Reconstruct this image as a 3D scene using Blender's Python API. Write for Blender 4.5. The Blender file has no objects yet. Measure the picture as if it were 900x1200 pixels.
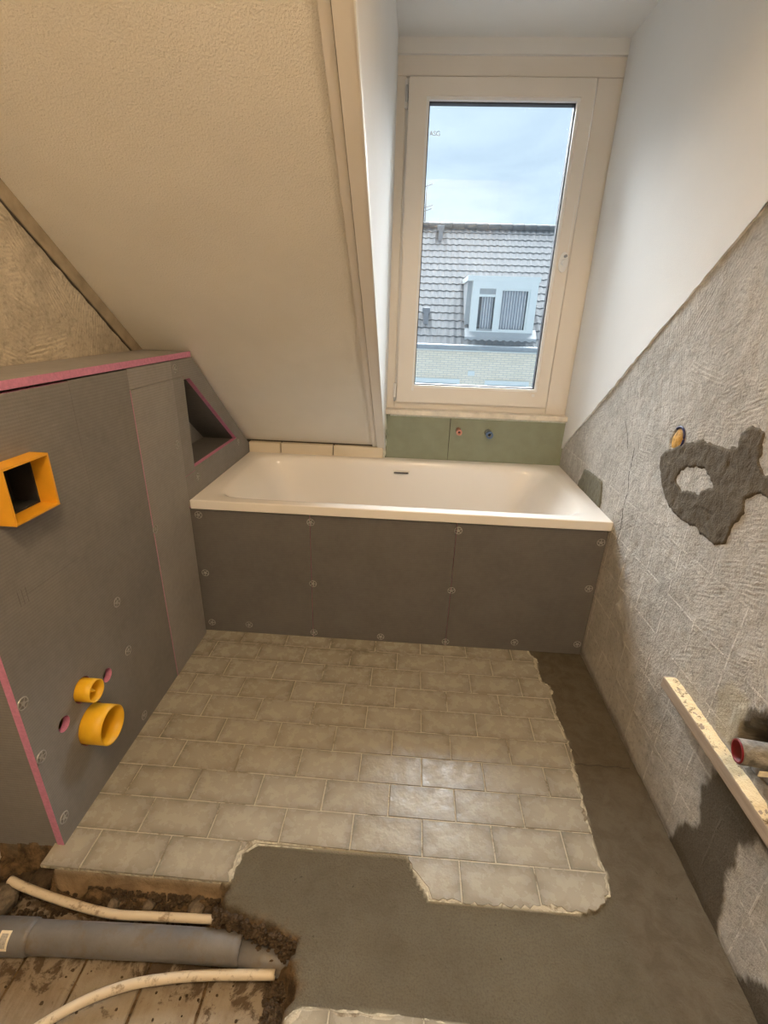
import bpy, bmesh, math, random
import numpy as np
from mathutils import Vector, Matrix, noise
random.seed(7)
S = bpy.context.scene
COL = S.collection

# ------------------------------------------------------------------ camera
CAM_LOC = (0.8887, -1.7677, 1.3739)
YAW, PITCH, ROLL, FPX = -0.0513, -0.3914, 0.0337, 559.57
def cam_axes():
    cy, sy = math.cos(YAW), math.sin(YAW)
    f = Vector((sy * math.cos(PITCH), cy * math.cos(PITCH), math.sin(PITCH)))
    r = Vector((cy, -sy, 0)); u = r.cross(f)
    c, s = math.cos(ROLL), math.sin(ROLL)
    return c * r + s * u, c * u - s * r, f
r_, u_, f_ = cam_axes()
cd = bpy.data.cameras.new('camera'); cam = bpy.data.objects.new('camera', cd); COL.objects.link(cam)
cd.sensor_fit = 'VERTICAL'; cd.sensor_height = 36.0; cd.lens = FPX / 1200 * 36
cd.clip_start = 0.02; cd.clip_end = 300
m = Matrix((r_, u_, -f_)).transposed().to_4x4(); m.translation = CAM_LOC
cam.matrix_world = m
S.camera = cam

# ------------------------------------------------------------------ world (even overcast sky), lamp, exposure
W = bpy.data.worlds.new('world'); S.world = W; W.use_nodes = True
nt = W.node_tree; nt.nodes.clear()
o_ = nt.nodes.new('ShaderNodeOutputWorld'); bg = nt.nodes.new('ShaderNodeBackground')
tc = nt.nodes.new('ShaderNodeTexCoord'); nz = nt.nodes.new('ShaderNodeTexNoise'); rp = nt.nodes.new('ShaderNodeValToRGB')
mp = nt.nodes.new('ShaderNodeMapping'); mp.inputs['Scale'].default_value = (2.2, 2.2, 6.0)
nz.inputs['Scale'].default_value = 1.6; nz.inputs['Detail'].default_value = 6; nz.inputs['Roughness'].default_value = .55
nz.inputs['Distortion'].default_value = .4
rp.color_ramp.elements[0].position = .32; rp.color_ramp.elements[0].color = (.40, .54, .68, 1)
rp.color_ramp.elements[1].position = .66; rp.color_ramp.elements[1].color = (.60, .75, .87, 1)
nt.links.new(tc.outputs['Generated'], mp.inputs['Vector']); nt.links.new(mp.outputs[0], nz.inputs['Vector'])
nt.links.new(nz.outputs['Fac'], rp.inputs[0]); nt.links.new(rp.outputs[0], bg.inputs[0]); nt.links.new(bg.outputs[0], o_.inputs[0])
bg.inputs[1].default_value = 1.08

def bulb_light(name, loc, watts, col, rad):
    l = bpy.data.lights.new(name, 'POINT'); l.energy = watts; l.color = col; l.shadow_soft_size = rad
    o = bpy.data.objects.new(name, l); COL.objects.link(o); o.location = loc
    return o
bulb_light('bare_bulb', (1.05, -2.05, 2.70), 48, (1.0, .71, .42), .07)             # warm bulb under the ridge, above the level of the dormer ceiling
def sun_lamp(name, elev, azim, strength, col, angle):
    l = bpy.data.lights.new(name, 'SUN'); l.energy = strength; l.color = col; l.angle = math.radians(angle)
    o = bpy.data.objects.new(name, l); COL.objects.link(o)
    e, a = math.radians(elev), math.radians(azim)
    o.rotation_euler = Vector((math.sin(a) * math.cos(e), math.cos(a) * math.cos(e), math.sin(e))).to_track_quat('Z', 'Y').to_euler()
    return o
sun_lamp('cloud_fill_sun', 44, 2, 24.0, (.90, .96, 1.0), 70)     # wide sun lamp added to stand in for bright cloud as window daylight

S.view_settings.view_transform = 'Standard'; S.view_settings.look = 'None'
S.view_settings.gamma = 1; S.view_settings.use_curve_mapping = False
S.view_settings.exposure = 0.38

# ------------------------------------------------------------------ materials
MATS = {}
class MB:
    def __init__(s, name, base, rough=.6, spec=.5, metal=0):
        s.m = bpy.data.materials.new(name); s.m.use_nodes = True; s.t = s.m.node_tree
        s.b = s.t.nodes['Principled BSDF']; MATS[name] = s.m
        s.b.inputs['Roughness'].default_value = rough; s.b.inputs['Metallic'].default_value = metal
        s.b.inputs['Specular IOR Level'].default_value = spec
        s.b.inputs['Base Color'].default_value = (*base, 1)
        s.col = s.rgb(base); s.nrm = None
    def n(s, k, **kw):
        x = s.t.nodes.new('ShaderNode' + k)
        for a, v in kw.items():
            if a in x.inputs: x.inputs[a].default_value = v
            else: setattr(x, a, v)
        return x
    def l(s, a, b): s.t.links.new(a, b)
    def rgb(s, c):
        x = s.t.nodes.new('ShaderNodeRGB'); x.outputs[0].default_value = (*c, 1); return x.outputs[0]
    def pos(s): return s.n('NewGeometry').outputs['Position']
    def obj(s): return s.n('TexCoord').outputs['Object']
    def noise(s, vec, scale, detail=4, rough=.55, dist=0):
        x = s.n('TexNoise'); x.inputs['Scale'].default_value = scale; x.inputs['Detail'].default_value = detail
        x.inputs['Roughness'].default_value = rough; x.inputs['Distortion'].default_value = dist
        if vec: s.l(vec, x.inputs['Vector'])
        return x.outputs['Fac']
    def ramp(s, v, a, b, lo=0., hi=1.):
        x = s.n('MapRange'); x.inputs[1].default_value = a; x.inputs[2].default_value = b
        x.inputs[3].default_value = lo; x.inputs[4].default_value = hi; x.clamp = True
        s.l(v, x.inputs[0]); return x.outputs[0]
    def math(s, op, a, b=None):
        x = s.n('Math'); x.operation = op
        for i, v in enumerate((a, b)):
            if v is None: continue
            if isinstance(v, (int, float)): x.inputs[i].default_value = v
            else: s.l(v, x.inputs[i])
        return x.outputs[0]
    def mix(s, fac, a, b, mode='MIX'):
        x = s.n('Mix'); x.data_type = 'RGBA'; x.blend_type = mode
        for sock, v in ((x.inputs[0], fac), (x.inputs[6], a), (x.inputs[7], b)):
            if isinstance(v, (int, float)): sock.default_value = v
            elif isinstance(v, tuple): sock.default_value = (*v, 1)
            else: s.l(v, sock)
        return x.outputs[2]
    def attr(s, name):
        x = s.n('Attribute'); x.attribute_name = name; return x.outputs['Fac']
    def bump(s, h, dist, strength=1):
        x = s.n('Bump'); x.inputs['Distance'].default_value = dist; x.inputs['Strength'].default_value = strength
        s.l(h, x.inputs['Height'])
        if s.nrm: s.l(s.nrm, x.inputs['Normal'])
        s.nrm = x.outputs[0]
    def color(s, c): s.col = c
    def done(s):
        s.l(s.col, s.b.inputs['Base Color'])
        if s.nrm: s.l(s.nrm, s.b.inputs['Normal'])
        return s.m

def simple(name, base, rough=.6, var=.08, scale=30, bump=0, bscale=200, metal=0, spec=.5):
    b = MB(name, base, rough, spec, metal); p = b.pos()
    f = b.ramp(b.noise(p, scale), .3, .7)
    b.color(b.mix(f, tuple(c * (1 - var) for c in base), tuple(min(1, c * (1 + var)) for c in base)))
    if bump: b.bump(b.noise(p, bscale, 3), bump)
    return b.done()

def sep(b, v):
    x = b.n('SeparateXYZ'); b.l(v, x.inputs[0]); return x.outputs
def comb(b, x=None, y=None, z=None):
    c = b.n('CombineXYZ')
    for i, v in enumerate((x, y, z)):
        if v is not None: b.l(v, c.inputs[i])
    return c.outputs[0]

def plaster(name, light, dark, ztop, cs):
    """old adhesive bed left on a stripped wall: combed trowel ridges, tile imprint lines, worn patches, wet stains"""
    b = MB(name, light, .9, .25); p = b.pos(); q = sep(b, p); v = comb(b, q[1], q[2])
    nz = b.n('TexNoise'); nz.inputs['Scale'].default_value = 5; nz.inputs['Detail'].default_value = 3; b.l(v, nz.inputs['Vector'])
    warp = b.n('VectorMath'); warp.operation = 'SCALE'; warp.inputs['Scale'].default_value = .05; b.l(nz.outputs['Color'], warp.inputs[0])
    add = b.n('VectorMath'); add.operation = 'ADD'; b.l(v, add.inputs[0]); b.l(warp.outputs[0], add.inputs[1])
    vo = b.n('TexVoronoi'); vo.voronoi_dimensions = '2D'; vo.inputs['Scale'].default_value = 5.2; b.l(add.outputs[0], vo.inputs['Vector'])
    ang = b.ramp(sep(b, vo.outputs['Color'])[0], 0, 1, -1.2, 1.5)
    rot = b.n('VectorRotate'); rot.rotation_type = 'Z_AXIS'; b.l(add.outputs[0], rot.inputs['Vector']); b.l(ang, rot.inputs['Angle'])
    wv = b.n('TexWave'); wv.wave_type = 'BANDS'; wv.bands_direction = 'Y'; wv.inputs['Scale'].default_value = 27
    wv.inputs['Distortion'].default_value = 1.6; wv.inputs['Detail'].default_value = 3; wv.inputs['Detail Scale'].default_value = 2.0
    b.l(rot.outputs[0], wv.inputs['Vector'])
    st = b.n('Mapping'); st.inputs['Scale'].default_value = (9, 120, 1); b.l(rot.outputs[0], st.inputs[0])
    streak = b.noise(st.outputs[0], 1., 3, .6, .3)
    combs = b.ramp(b.math('ADD', b.math('MULTIPLY', wv.outputs['Fac'], .22), streak), .45, .78)
    big = b.noise(v, 4.5, 6, .65); mid = b.noise(v, 22, 6, .65); fine = b.noise(v, 150, 4, .6); grit = b.noise(v, 60, 5, .7)
    combmask = b.math('MULTIPLY', b.ramp(b.noise(v, 7, 4, .6), .40, .60), b.ramp(q[2], .35, .85, .35, 1.))
    cm = b.math('MULTIPLY', combs, combmask)
    br = b.n('TexBrick'); br.offset = 0; br.inputs['Scale'].default_value = 1; br.inputs['Brick Width'].default_value = .153
    br.inputs['Row Height'].default_value = .153; br.inputs['Mortar Size'].default_value = .0032; br.inputs['Mortar Smooth'].default_value = .3
    b.l(v, br.inputs['Vector'])
    lines = b.math('MULTIPLY', b.math('MULTIPLY', br.outputs['Fac'], b.ramp(q[2], ztop, ztop - .35)), b.ramp(b.noise(v, 13, 5, .7), .44, .54))
    c = b.mix(b.ramp(big, .35, .65), dark, light)
    c = b.mix(b.math('MULTIPLY', cm, cs), c, tuple(min(1, x * 1.28) for x in light))
    c = b.mix(b.ramp(grit, .50, .34, 0, .5), c, tuple(x * .55 for x in dark))
    c = b.mix(b.ramp(mid, .55, .70, 0, .55), c, tuple(min(1, x * 1.22) for x in light))
    c = b.mix(b.math('MULTIPLY', lines, .6), c, tuple(min(1, x * 1.35) for x in light))
    pits = b.ramp(b.noise(v, 38, 2, .5), .27, .22)
    c = b.mix(b.math('MULTIPLY', pits, .7), c, tuple(x * .35 for x in dark))
    wet = b.attr('wet')
    wc = b.mix(b.ramp(fine, .3, .7), (.085, .072, .052), (.12, .10, .075))
    c = b.mix(wet, c, wc)
    pale = b.attr('pale'); c = b.mix(b.math('MULTIPLY', pale, .9), c, (.47, .43, .34))
    b.color(c)
    dry = b.math('SUBTRACT', 1, b.math('MULTIPLY', wet, .75))
    b.bump(b.math('MULTIPLY', cm, dry), .0010); b.bump(b.math('MULTIPLY', mid, dry), .008); b.bump(fine, .0022)
    b.bump(b.math('MULTIPLY', lines, .5), .002)
    return b.done()
plaster('wall_adhesive', (.56, .535, .495), (.40, .38, .345), 1.0, .20)
plaster('wall_adhesive_left', (.56, .50, .40), (.40, .355, .285), -2., .8)

def stucco():
    b = MB('painted_stucco', (.78, .735, .66), .75, .3); p = b.pos()
    z = sep(b, p)[2]
    k = b.ramp(z, .95, 1.75, .18, 1.)
    b.color(b.mix(b.ramp(b.noise(p, 4, 4), .3, .7), (.83, .79, .71), (.88, .84, .76)))
    h = b.math('MULTIPLY', b.noise(p, 210, 4, .6), k)
    b.bump(h, .0032); b.bump(b.noise(p, 300, 2), .0004)
    return b.done()
stucco()
simple('trim_paint', (.80, .755, .69), .5, .02, 6)
simple('dormer_white', (.80, .80, .79), .8, .02, 3, .0006, 260)
simple('white_edge', (.86, .86, .85), .6, .02, 8)
simple('upvc', (.80, .755, .69), .32, .015, 4)
simple('upvc_white', (.84, .84, .83), .3, .015, 4)
simple('gasket', (.03, .03, .04), .6, .1, 30)
simple('joint_and_shade_dark', (.06, .05, .04), .9, .3, 60)
simple('strip_grey', (.34, .28, .20), .85, .2, 20, .002, 60)
simple('sill_board', (.74, .68, .58), .6, .14, 25, .0015, 60)
simple('acrylic', (.86, .83, .79), .10, .006, 3)
simple('dark_slot', (.05, .045, .045), .4, .1, 60)
simple('pink_foam', (.60, .24, .38), .85, .12, 120, .001, 400)
simple('green_board', (.265, .29, .215), .85, .07, 14, .0006, 150)
simple('filler', (.72, .74, .64), .85, .15, 60, .003, 90)
simple('cream_tile', (.70, .62, .49), .35, .04, 6)
simple('orange_plastic', (.80, .38, .022), .45, .06, 25)
simple('yellow_plastic', (.82, .47, .02), .42, .05, 25)
simple('dark_void', (.02, .019, .018), .9, .3, 40)
simple('copper', (.62, .30, .22), .35, .15, 60, metal=.6)
simple('red_plastic', (.20, .008, .015), .45, .1, 60)
simple('blue_plastic', (.10, .17, .32), .45, .1, 60)
simple('pipe_metal', (.50, .52, .55), .35, .1, 60, metal=.4)
simple('sticker', (.80, .74, .58), .6, .1, 90)
simple('sticker_print', (.42, .40, .36), .6, .3, 300)
simple('washer', (.37, .36, .35), .35, .1, 90, metal=.35)
simple('pencil', (.15, .14, .135), .8, .2, 100)
simple('stub_clay', (.62, .35, .08), .6, .35, 50, .002, 120)
simple('navy_plastic', (.02, .025, .10), .4, .1, 60)
simple('bulb_holder', (.8, .8, .78), .4, .02, 30)

def board(name, k):
    b = MB(name, (.2, .19, .18), .85, .25); p = b.pos(); q = sep(b, p)
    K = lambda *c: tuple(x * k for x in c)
    hv = b.math('ADD', q[0], q[1])
    def lines(c, per):
        return b.math('ADD', b.math('MULTIPLY', b.math('SINE', b.math('MULTIPLY', c, 2 * math.pi / per)), .5), .5)
    g = b.math('ADD', b.math('MULTIPLY', lines(q[2], .0085), .85), b.math('MULTIPLY', lines(hv, .0085), .15))
    big = b.noise(p, 5, 5, .6); sm = b.noise(p, 45, 4)
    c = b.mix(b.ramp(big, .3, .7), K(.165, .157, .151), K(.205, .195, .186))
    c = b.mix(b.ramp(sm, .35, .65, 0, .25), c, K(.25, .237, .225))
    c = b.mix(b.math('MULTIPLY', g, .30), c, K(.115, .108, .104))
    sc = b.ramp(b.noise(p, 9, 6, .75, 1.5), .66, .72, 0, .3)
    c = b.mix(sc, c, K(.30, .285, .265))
    b.color(c); b.bump(g, .00018); b.bump(b.noise(p, 300, 2), .0003)
    return b.done()
board('cement_board', .78); board('cement_board_front', 1.2); board('cement_board_lit', 1.65)  # same board in several tones, painting in how light falls on each part

def tile_mat():
    b = MB('tile_glaze', (.45, .42, .36), .22, .5); o = b.obj(); q = sep(b, o)
    oi = b.n('ObjectInfo'); rnd = oi.outputs['Random']
    off = b.n('VectorMath'); off.operation = 'ADD'; b.l(o, off.inputs[0])
    rv = comb(b, b.math('MULTIPLY', rnd, 37.), b.math('MULTIPLY', rnd, 11.)); b.l(rv, off.inputs[1]); v = off.outputs[0]
    ex = b.math('DIVIDE', b.math('ABSOLUTE', q[0]), .099); ey = b.math('DIVIDE', b.math('ABSOLUTE', q[1]), .0515)
    e = b.math('MAXIMUM', b.math('POWER', ex, 4.), b.math('POWER', ey, 2.2))
    cl = b.noise(v, 14, 5, .6, .6)
    e = b.math('ADD', e, b.math('MULTIPLY', b.math('SUBTRACT', cl, .5), 1.3))
    edge = b.ramp(e, .15, 1.0)
    c = b.mix(edge, (.37, .345, .285), (.205, .19, .16))
    c = b.mix(b.ramp(b.noise(v, 5, 3), .35, .65, 0, .35), c, (.32, .285, .22))
    c = b.mix(b.ramp(rnd, 0, 1, 0, .22), c, (.44, .42, .37))
    dirt = b.ramp(b.noise(v, 40, 6, .7, 1.), .65, .74, 0, .5)
    c = b.mix(dirt, c, (.22, .19, .14))
    b.color(c)
    ro = b.ramp(b.noise(v, 25, 4, .6), .35, .65, .13, .38); b.l(ro, b.b.inputs['Roughness'])
    b.bump(b.noise(v, 16, 3), .0022); b.bump(b.noise(v, 160, 3), .0004)
    return b.done()
tile_mat()
simple('tile_body', (.46, .435, .35), .9, .5, 70, .004, 130)

def screed():
    b = MB('screed', (.2, .18, .14), .9, .3); p = b.pos()
    big = b.noise(p, 3.2, 4, .6); mid = b.noise(p, 18, 5, .65, .5); fine = b.noise(p, 220, 3, .6)
    c = b.mix(b.ramp(big, .35, .65), (.096, .082, .056), (.130, .115, .083))
    c = b.mix(b.ramp(mid, .35, .65, 0, .35), c, (.152, .136, .102))
    c = b.mix(b.ramp(fine, .45, .7, 0, .45), c, (.065, .057, .042))
    c = b.mix(b.attr('brown'), c, b.mix(b.ramp(mid, .4, .6), (.092, .074, .051), (.125, .104, .075)))
    c = b.mix(b.ramp(b.noise(p, 55, 3, .6, 1.2), .70, .76, 0, .8), c, (.03, .026, .018))
    g = b.mix(b.ramp(b.noise(p, 9, 5, .7, .8), .54, .62), (.52, .48, .39), (.22, .185, .135))
    c = b.mix(b.attr('grout'), c, g)
    c = b.mix(b.attr('cut'), c, b.mix(b.ramp(mid, .35, .65), (.20, .135, .075), (.36, .26, .155)))
    d = b.mix(b.ramp(b.noise(p, 28, 6, .7), .4, .6), (.048, .032, .018), (.17, .11, .056))
    c = b.mix(b.attr('dirt'), c, d)
    b.color(c); b.bump(mid, .006); b.bump(fine, .0022)
    return b.done()
screed()
def cement():
    b = MB('fresh_cement', (.16, .135, .10), .85, .3); p = b.pos()
    mid = b.noise(p, 20, 5, .6, .6); fine = b.noise(p, 200, 3)
    c = b.mix(b.ramp(mid, .35, .65), (.098, .080, .056), (.13, .107, .076)); c = b.mix(b.ramp(fine, .5, .7, 0, .35), c, (.075, .062, .045))
    b.color(c); b.bump(mid, .006); b.bump(fine, .0018)
    return b.done()
cement()
simple('cement_olive', (.17, .16, .115), .85, .2, 30, .004, 90)
def plankm():
    b = MB('old_plank', (.4, .3, .2), .85, .25); p = b.pos()
    mp = b.n('Mapping'); mp.inputs['Scale'].default_value = (9, 1.2, 9); b.l(p, mp.inputs[0])
    gr = b.noise(mp.outputs[0], 8, 6, .6, .6); bl = b.noise(p, 7, 5, .65); sp = b.noise(p, 70, 4, .7)
    c = b.mix(b.ramp(gr, .3, .7), (.20, .155, .105), (.29, .235, .17))
    c = b.mix(b.ramp(bl, .45, .65, 0, .75), c, (.35, .305, .245))
    c = b.mix(b.ramp(sp, .64, .74, 0, .7), c, (.09, .06, .035))
    yy = sep(b, p)[1]
    soil = b.math('ADD', b.noise(p, 16, 6, .72, .6), b.ramp(yy, -1.30, -1.14, -.10, .12))
    c = b.mix(b.ramp(soil, .56, .64, 0, .85), c, (.075, .05, .03))
    b.color(c); b.bump(gr, .002); b.bump(sp, .003)
    return b.done()
plankm()
simple('rubble_dirt', (.065, .043, .024), .95, .5, 60, .008, 90)
simple('rubble_grey', (.16, .13, .095), .95, .3, 60, .008, 90)
def pvc():
    b = MB('grey_pvc', (.22, .215, .215), .38, .5); p = b.pos()
    c = b.mix(b.ramp(b.noise(p, 9, 5, .65), .35, .65), (.13, .128, .13), (.18, .176, .177))
    c = b.mix(b.ramp(b.noise(p, 22, 6, .7), .52, .68, 0, .75), c, (.15, .115, .07))
    b.color(c); b.l(b.ramp(b.noise(p, 20, 4), .3, .7, .3, .6), b.b.inputs['Roughness']); b.bump(b.noise(p, 60, 3), .001)
    return b.done()
pvc()
def whitepipe():
    b = MB('cream_pipe', (.72, .62, .46), .4, .5); p = b.pos()
    c = b.mix(b.ramp(b.noise(p, 30, 5, .7), .56, .66, 0, .8), (.66, .58, .45), (.24, .17, .10))
    b.color(c); return b.done()
whitepipe()
def batten():
    b = MB('batten_wood', (.5, .36, .24), .75, .3); p = b.pos()
    mp = b.n('Mapping'); mp.inputs['Scale'].default_value = (10, 1, 10); b.l(p, mp.inputs[0])
    c = b.mix(b.ramp(b.noise(mp.outputs[0], 9, 5), .3, .7), (.34, .27, .21), (.44, .36, .285)); b.color(c)
    b.bump(b.noise(mp.outputs[0], 20, 4), .001); return b.done()
batten()
def paintcrust():
    b = MB('flaked_paint', (.8, .66, .42), .7, .3); p = b.pos()
    f = b.ramp(b.noise(p, 30, 6, .7, .5), .55, .62)
    c = b.mix(f, (.82, .70, .46), (.22, .15, .08)); b.color(c); b.bump(b.noise(p, 50, 5, .7), .008); return b.done()
paintcrust()
# outdoors
def rooftile():
    b = MB('roof_tile', (.30, .30, .31), .7, .3); p = b.pos()
    c = b.mix(b.ramp(b.noise(p, 1.2, 4), .3, .7), (.135, .142, .15), (.17, .177, .183))
    c = b.mix(b.ramp(b.noise(p, 7, 3, .7), .60, .72, 0, .6), c, (.23, .23, .235)); b.color(c); return b.done()
rooftile()
def brick():
    b = MB('pale_brick', (.6, .55, .42), .85, .3); p = b.pos(); q = sep(b, p); v = comb(b, q[0], q[2])
    br = b.n('TexBrick'); br.inputs['Scale'].default_value = 1; br.inputs['Brick Width'].default_value = .22; br.inputs['Row Height'].default_value = .062
    br.inputs['Mortar Size'].default_value = .008; br.inputs['Color1'].default_value = (.98, .86, .70, 1); br.inputs['Color2'].default_value = (.88, .77, .62, 1)
    br.inputs['Mortar'].default_value = (.66, .60, .54, 1); b.l(v, br.inputs['Vector'])
    b.color(br.outputs['Color']); return b.done()
brick()
simple('outdoor_white', (.80, .82, .80), .4, .02, 3)
simple('zinc', (.34, .36, .38), .5, .1, 5, metal=.2)
simple('vent_grey', (.26, .27, .29), .6, .1, 5)
def curtain_mat():
    b = MB('curtain', (.7, .7, .72), .85, .2); x = sep(b, b.pos())[0]
    st = b.math('ADD', b.math('MULTIPLY', b.math('SINE', b.math('MULTIPLY', x, 84.)), .5), .5)
    b.color(b.mix(b.ramp(st, .3, .7), (.50, .51, .56), (.88, .88, .90))); return b.done()  # stripes follow the folds and paint their light and shade
curtain_mat()
simple('panel_grey', (.45, .46, .47), .6, .05, 5)
simple('window_dark', (.20, .22, .25), .25, .1, 3)
def glass(name, tint, ior=1.45):
    m = bpy.data.materials.new(name); m.use_nodes = True; MATS[name] = m
    t = m.node_tree; t.nodes.clear()
    o = t.nodes.new('ShaderNodeOutputMaterial'); mx = t.nodes.new('ShaderNodeMixShader'); fr = t.nodes.new('ShaderNodeFresnel')
    tr = t.nodes.new('ShaderNodeBsdfTransparent'); gl = t.nodes.new('ShaderNodeBsdfGlossy')
    tr.inputs[0].default_value = (*tint, 1); gl.inputs['Roughness'].default_value = .01; fr.inputs[0].default_value = ior
    t.links.new(fr.outputs[0], mx.inputs[0]); t.links.new(tr.outputs[0], mx.inputs[1]); t.links.new(gl.outputs[0], mx.inputs[2])
    t.links.new(mx.outputs[0], o.inputs[0])
glass('clear_glass', (.985, .99, .99), 1.30)

# ------------------------------------------------------------------ building helpers
def worldloc(o):
    v = Vector((0, 0, 0))
    while o: v += o.location; o = o.parent
    return v
def link(name, me, mats, parent=None, origin=None, smooth=False):
    """mesh in world coordinates -> object; the origin is its parent's place or `origin`"""
    off = worldloc(parent) if parent else Vector(origin or (0, 0, 0))
    me.transform(Matrix.Translation(-off))
    o = bpy.data.objects.new(name, me); COL.objects.link(o)
    if parent: o.parent = parent
    elif origin: o.location = origin
    for k in (mats if isinstance(mats, (list, tuple)) else [mats]): me.materials.append(MATS[k])
    if smooth:
        for p in me.polygons: p.use_smooth = True
    return o
def thing(name, loc, label, cat, group=None):
    o = bpy.data.objects.new(name, None); COL.objects.link(o); o.location = loc; o.empty_display_size = .05
    o['label'] = label; o['category'] = cat
    if group: o['group'] = group
    return o
def tag(o, label, cat, group=None):
    o['label'] = label; o['category'] = cat
    if group: o['group'] = group
    return o
def struct(o, label, cat='wall'):
    o['kind'] = 'structure'; o['label'] = label; o['category'] = cat
    return o
def bm_mesh(bm, name='m'):
    bmesh.ops.recalc_face_normals(bm, faces=bm.faces)
    me = bpy.data.meshes.new(name); bm.to_mesh(me); bm.free(); return me
def bm_box(bm, lo, hi, bevel=0, seg=2):
    c = [(a + b) / 2 for a, b in zip(lo, hi)]; s = [b - a for a, b in zip(lo, hi)]
    r = bmesh.ops.create_cube(bm, size=1, matrix=Matrix.Translation(c) @ Matrix.Diagonal((*s, 1)))
    if bevel:
        es = list({e for v in r['verts'] for e in v.link_edges})
        bmesh.ops.bevel(bm, geom=es, offset=bevel, segments=seg, affect='EDGES', profile=.5)
def box(name, lo, hi, mat, parent=None, bevel=0, origin=None):
    bm = bmesh.new(); bm_box(bm, lo, hi, bevel); return link(name, bm_mesh(bm), mat, parent, origin)
def prism_mesh(poly, axis, a, b, bevel=0):
    """poly: 2-D points in the two other axes (x: yz, y: xz, z: xy), extruded a..b along the axis; simple polygons without holes"""
    def P(p, t):
        return (t, p[0], p[1]) if axis == 'x' else (p[0], t, p[1]) if axis == 'y' else (p[0], p[1], t)
    bm = bmesh.new(); A = [bm.verts.new(P(p, a)) for p in poly]; B = [bm.verts.new(P(p, b)) for p in poly]
    bm.faces.new(A); bm.faces.new(B[::-1])
    n = len(poly)
    for i in range(n): bm.faces.new((A[i], B[i], B[(i + 1) % n], A[(i + 1) % n]))
    if bevel: bmesh.ops.bevel(bm, geom=list(bm.edges), offset=bevel, segments=1, affect='EDGES')
    bmesh.ops.triangulate(bm, faces=[f for f in bm.faces if len(f.verts) > 4], ngon_method='EAR_CLIP')
    return bm_mesh(bm)
def prism(name, poly, axis, a, b, mat, parent=None, bevel=0, origin=None):
    return link(name, prism_mesh(poly, axis, a, b, bevel), mat, parent, origin)
def circ(cx, cy, r, n=28): return [(cx + r * math.cos(2 * math.pi * i / n), cy + r * math.sin(2 * math.pi * i / n)) for i in range(n)]
def plate(name, outer, holes, axis, a, b, mats, parent=None, origin=None, edge=None):
    """flat board with holes; mats[0] on its faces, mats[1] on its cut edges"""
    cu = bpy.data.curves.new('c', 'CURVE'); cu.dimensions = '2D'; cu.fill_mode = 'BOTH'; cu.extrude = abs(b - a) / 2
    for poly in [outer] + holes:
        sp = cu.splines.new('POLY'); sp.points.add(len(poly) - 1); sp.use_cyclic_u = True
        for pt, q in zip(sp.points, poly): pt.co = (q[0], q[1], 0, 1)
    tmp = bpy.data.objects.new('tmp', cu); COL.objects.link(tmp)
    dg = bpy.context.evaluated_depsgraph_get()
    me = bpy.data.meshes.new_from_object(tmp.evaluated_get(dg)); bpy.data.objects.remove(tmp); bpy.data.curves.remove(cu)
    mid = (a + b) / 2
    M = {'x': Matrix(((0, 0, 1, mid), (1, 0, 0, 0), (0, 1, 0, 0), (0, 0, 0, 1))),
         'y': Matrix(((1, 0, 0, 0), (0, 0, 1, mid), (0, 1, 0, 0), (0, 0, 0, 1))),
         'z': Matrix.Translation((0, 0, mid))}[axis]
    me.materials.clear(); me.transform(M)
    bm = bmesh.new(); bm.from_mesh(me); bmesh.ops.remove_doubles(bm, verts=bm.verts, dist=1e-6); bmesh.ops.recalc_face_normals(bm, faces=bm.faces)
    k = 'xyz'.index(axis)
    for f in bm.faces: f.material_index = 0 if abs(f.normal[k]) > .5 or (edge and f.normal.dot(Vector(edge)) < .5) else len(mats) - 1; f.smooth = False
    bm.to_mesh(me); bm.free()
    return link(name, me, mats, parent, origin)
def catmull(pts, sub=8):
    P = [Vector(p) for p in pts]; out = []
    for i in range(len(P) - 1):
        p0 = P[max(i - 1, 0)]; p1 = P[i]; p2 = P[i + 1]; p3 = P[min(i + 2, len(P) - 1)]
        for j in range(sub):
            t = j / sub
            out.append(.5 * ((2 * p1) + (p2 - p0) * t + (2 * p0 - 5 * p1 + 4 * p2 - p3) * t * t + (3 * p1 - p0 - 3 * p2 + p3) * t ** 3))
    return out + [P[-1]]
def bm_tube(bm, pts, r, n=16, inner=None, capped=True):
    P = [Vector(p) for p in pts]; rr = r if isinstance(r, (list, tuple)) else [r] * len(P)
    up = Vector((0, 0, 1)); rings = []
    def ring(p, t, rad):
        a = t.cross(up)
        if a.length < 1e-3: a = t.cross(Vector((0, 1, 0)))
        a.normalize(); b_ = a.cross(t).normalized()
        return [bm.verts.new(p + rad * (math.cos(2 * math.pi * i / n) * a + math.sin(2 * math.pi * i / n) * b_)) for i in range(n)]
    T = [(P[min(i + 1, len(P) - 1)] - P[max(i - 1, 0)]).normalized() for i in range(len(P))]
    for p, t, rad in zip(P, T, rr): rings.append(ring(p, t, rad))
    fs = []
    for A, B in zip(rings, rings[1:]):
        for i in range(n): fs.append(bm.faces.new((A[i], A[(i + 1) % n], B[(i + 1) % n], B[i])))
    if inner:                                     # hollow: inner skin and annular ends
        ir = [ring(p, t, inner) for p, t in zip(P, T)]
        for A, B in zip(ir, ir[1:]):
            for i in range(n): fs.append(bm.faces.new((B[i], B[(i + 1) % n], A[(i + 1) % n], A[i])))
        for A, B in ((rings[0], ir[0]), (ir[-1], rings[-1])):
            for i in range(n): bm.faces.new((A[i], B[i], B[(i + 1) % n], A[(i + 1) % n]))
    elif capped:
        bm.faces.new(rings[0]); bm.faces.new(rings[-1][::-1])
    for f in fs: f.smooth = True
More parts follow.
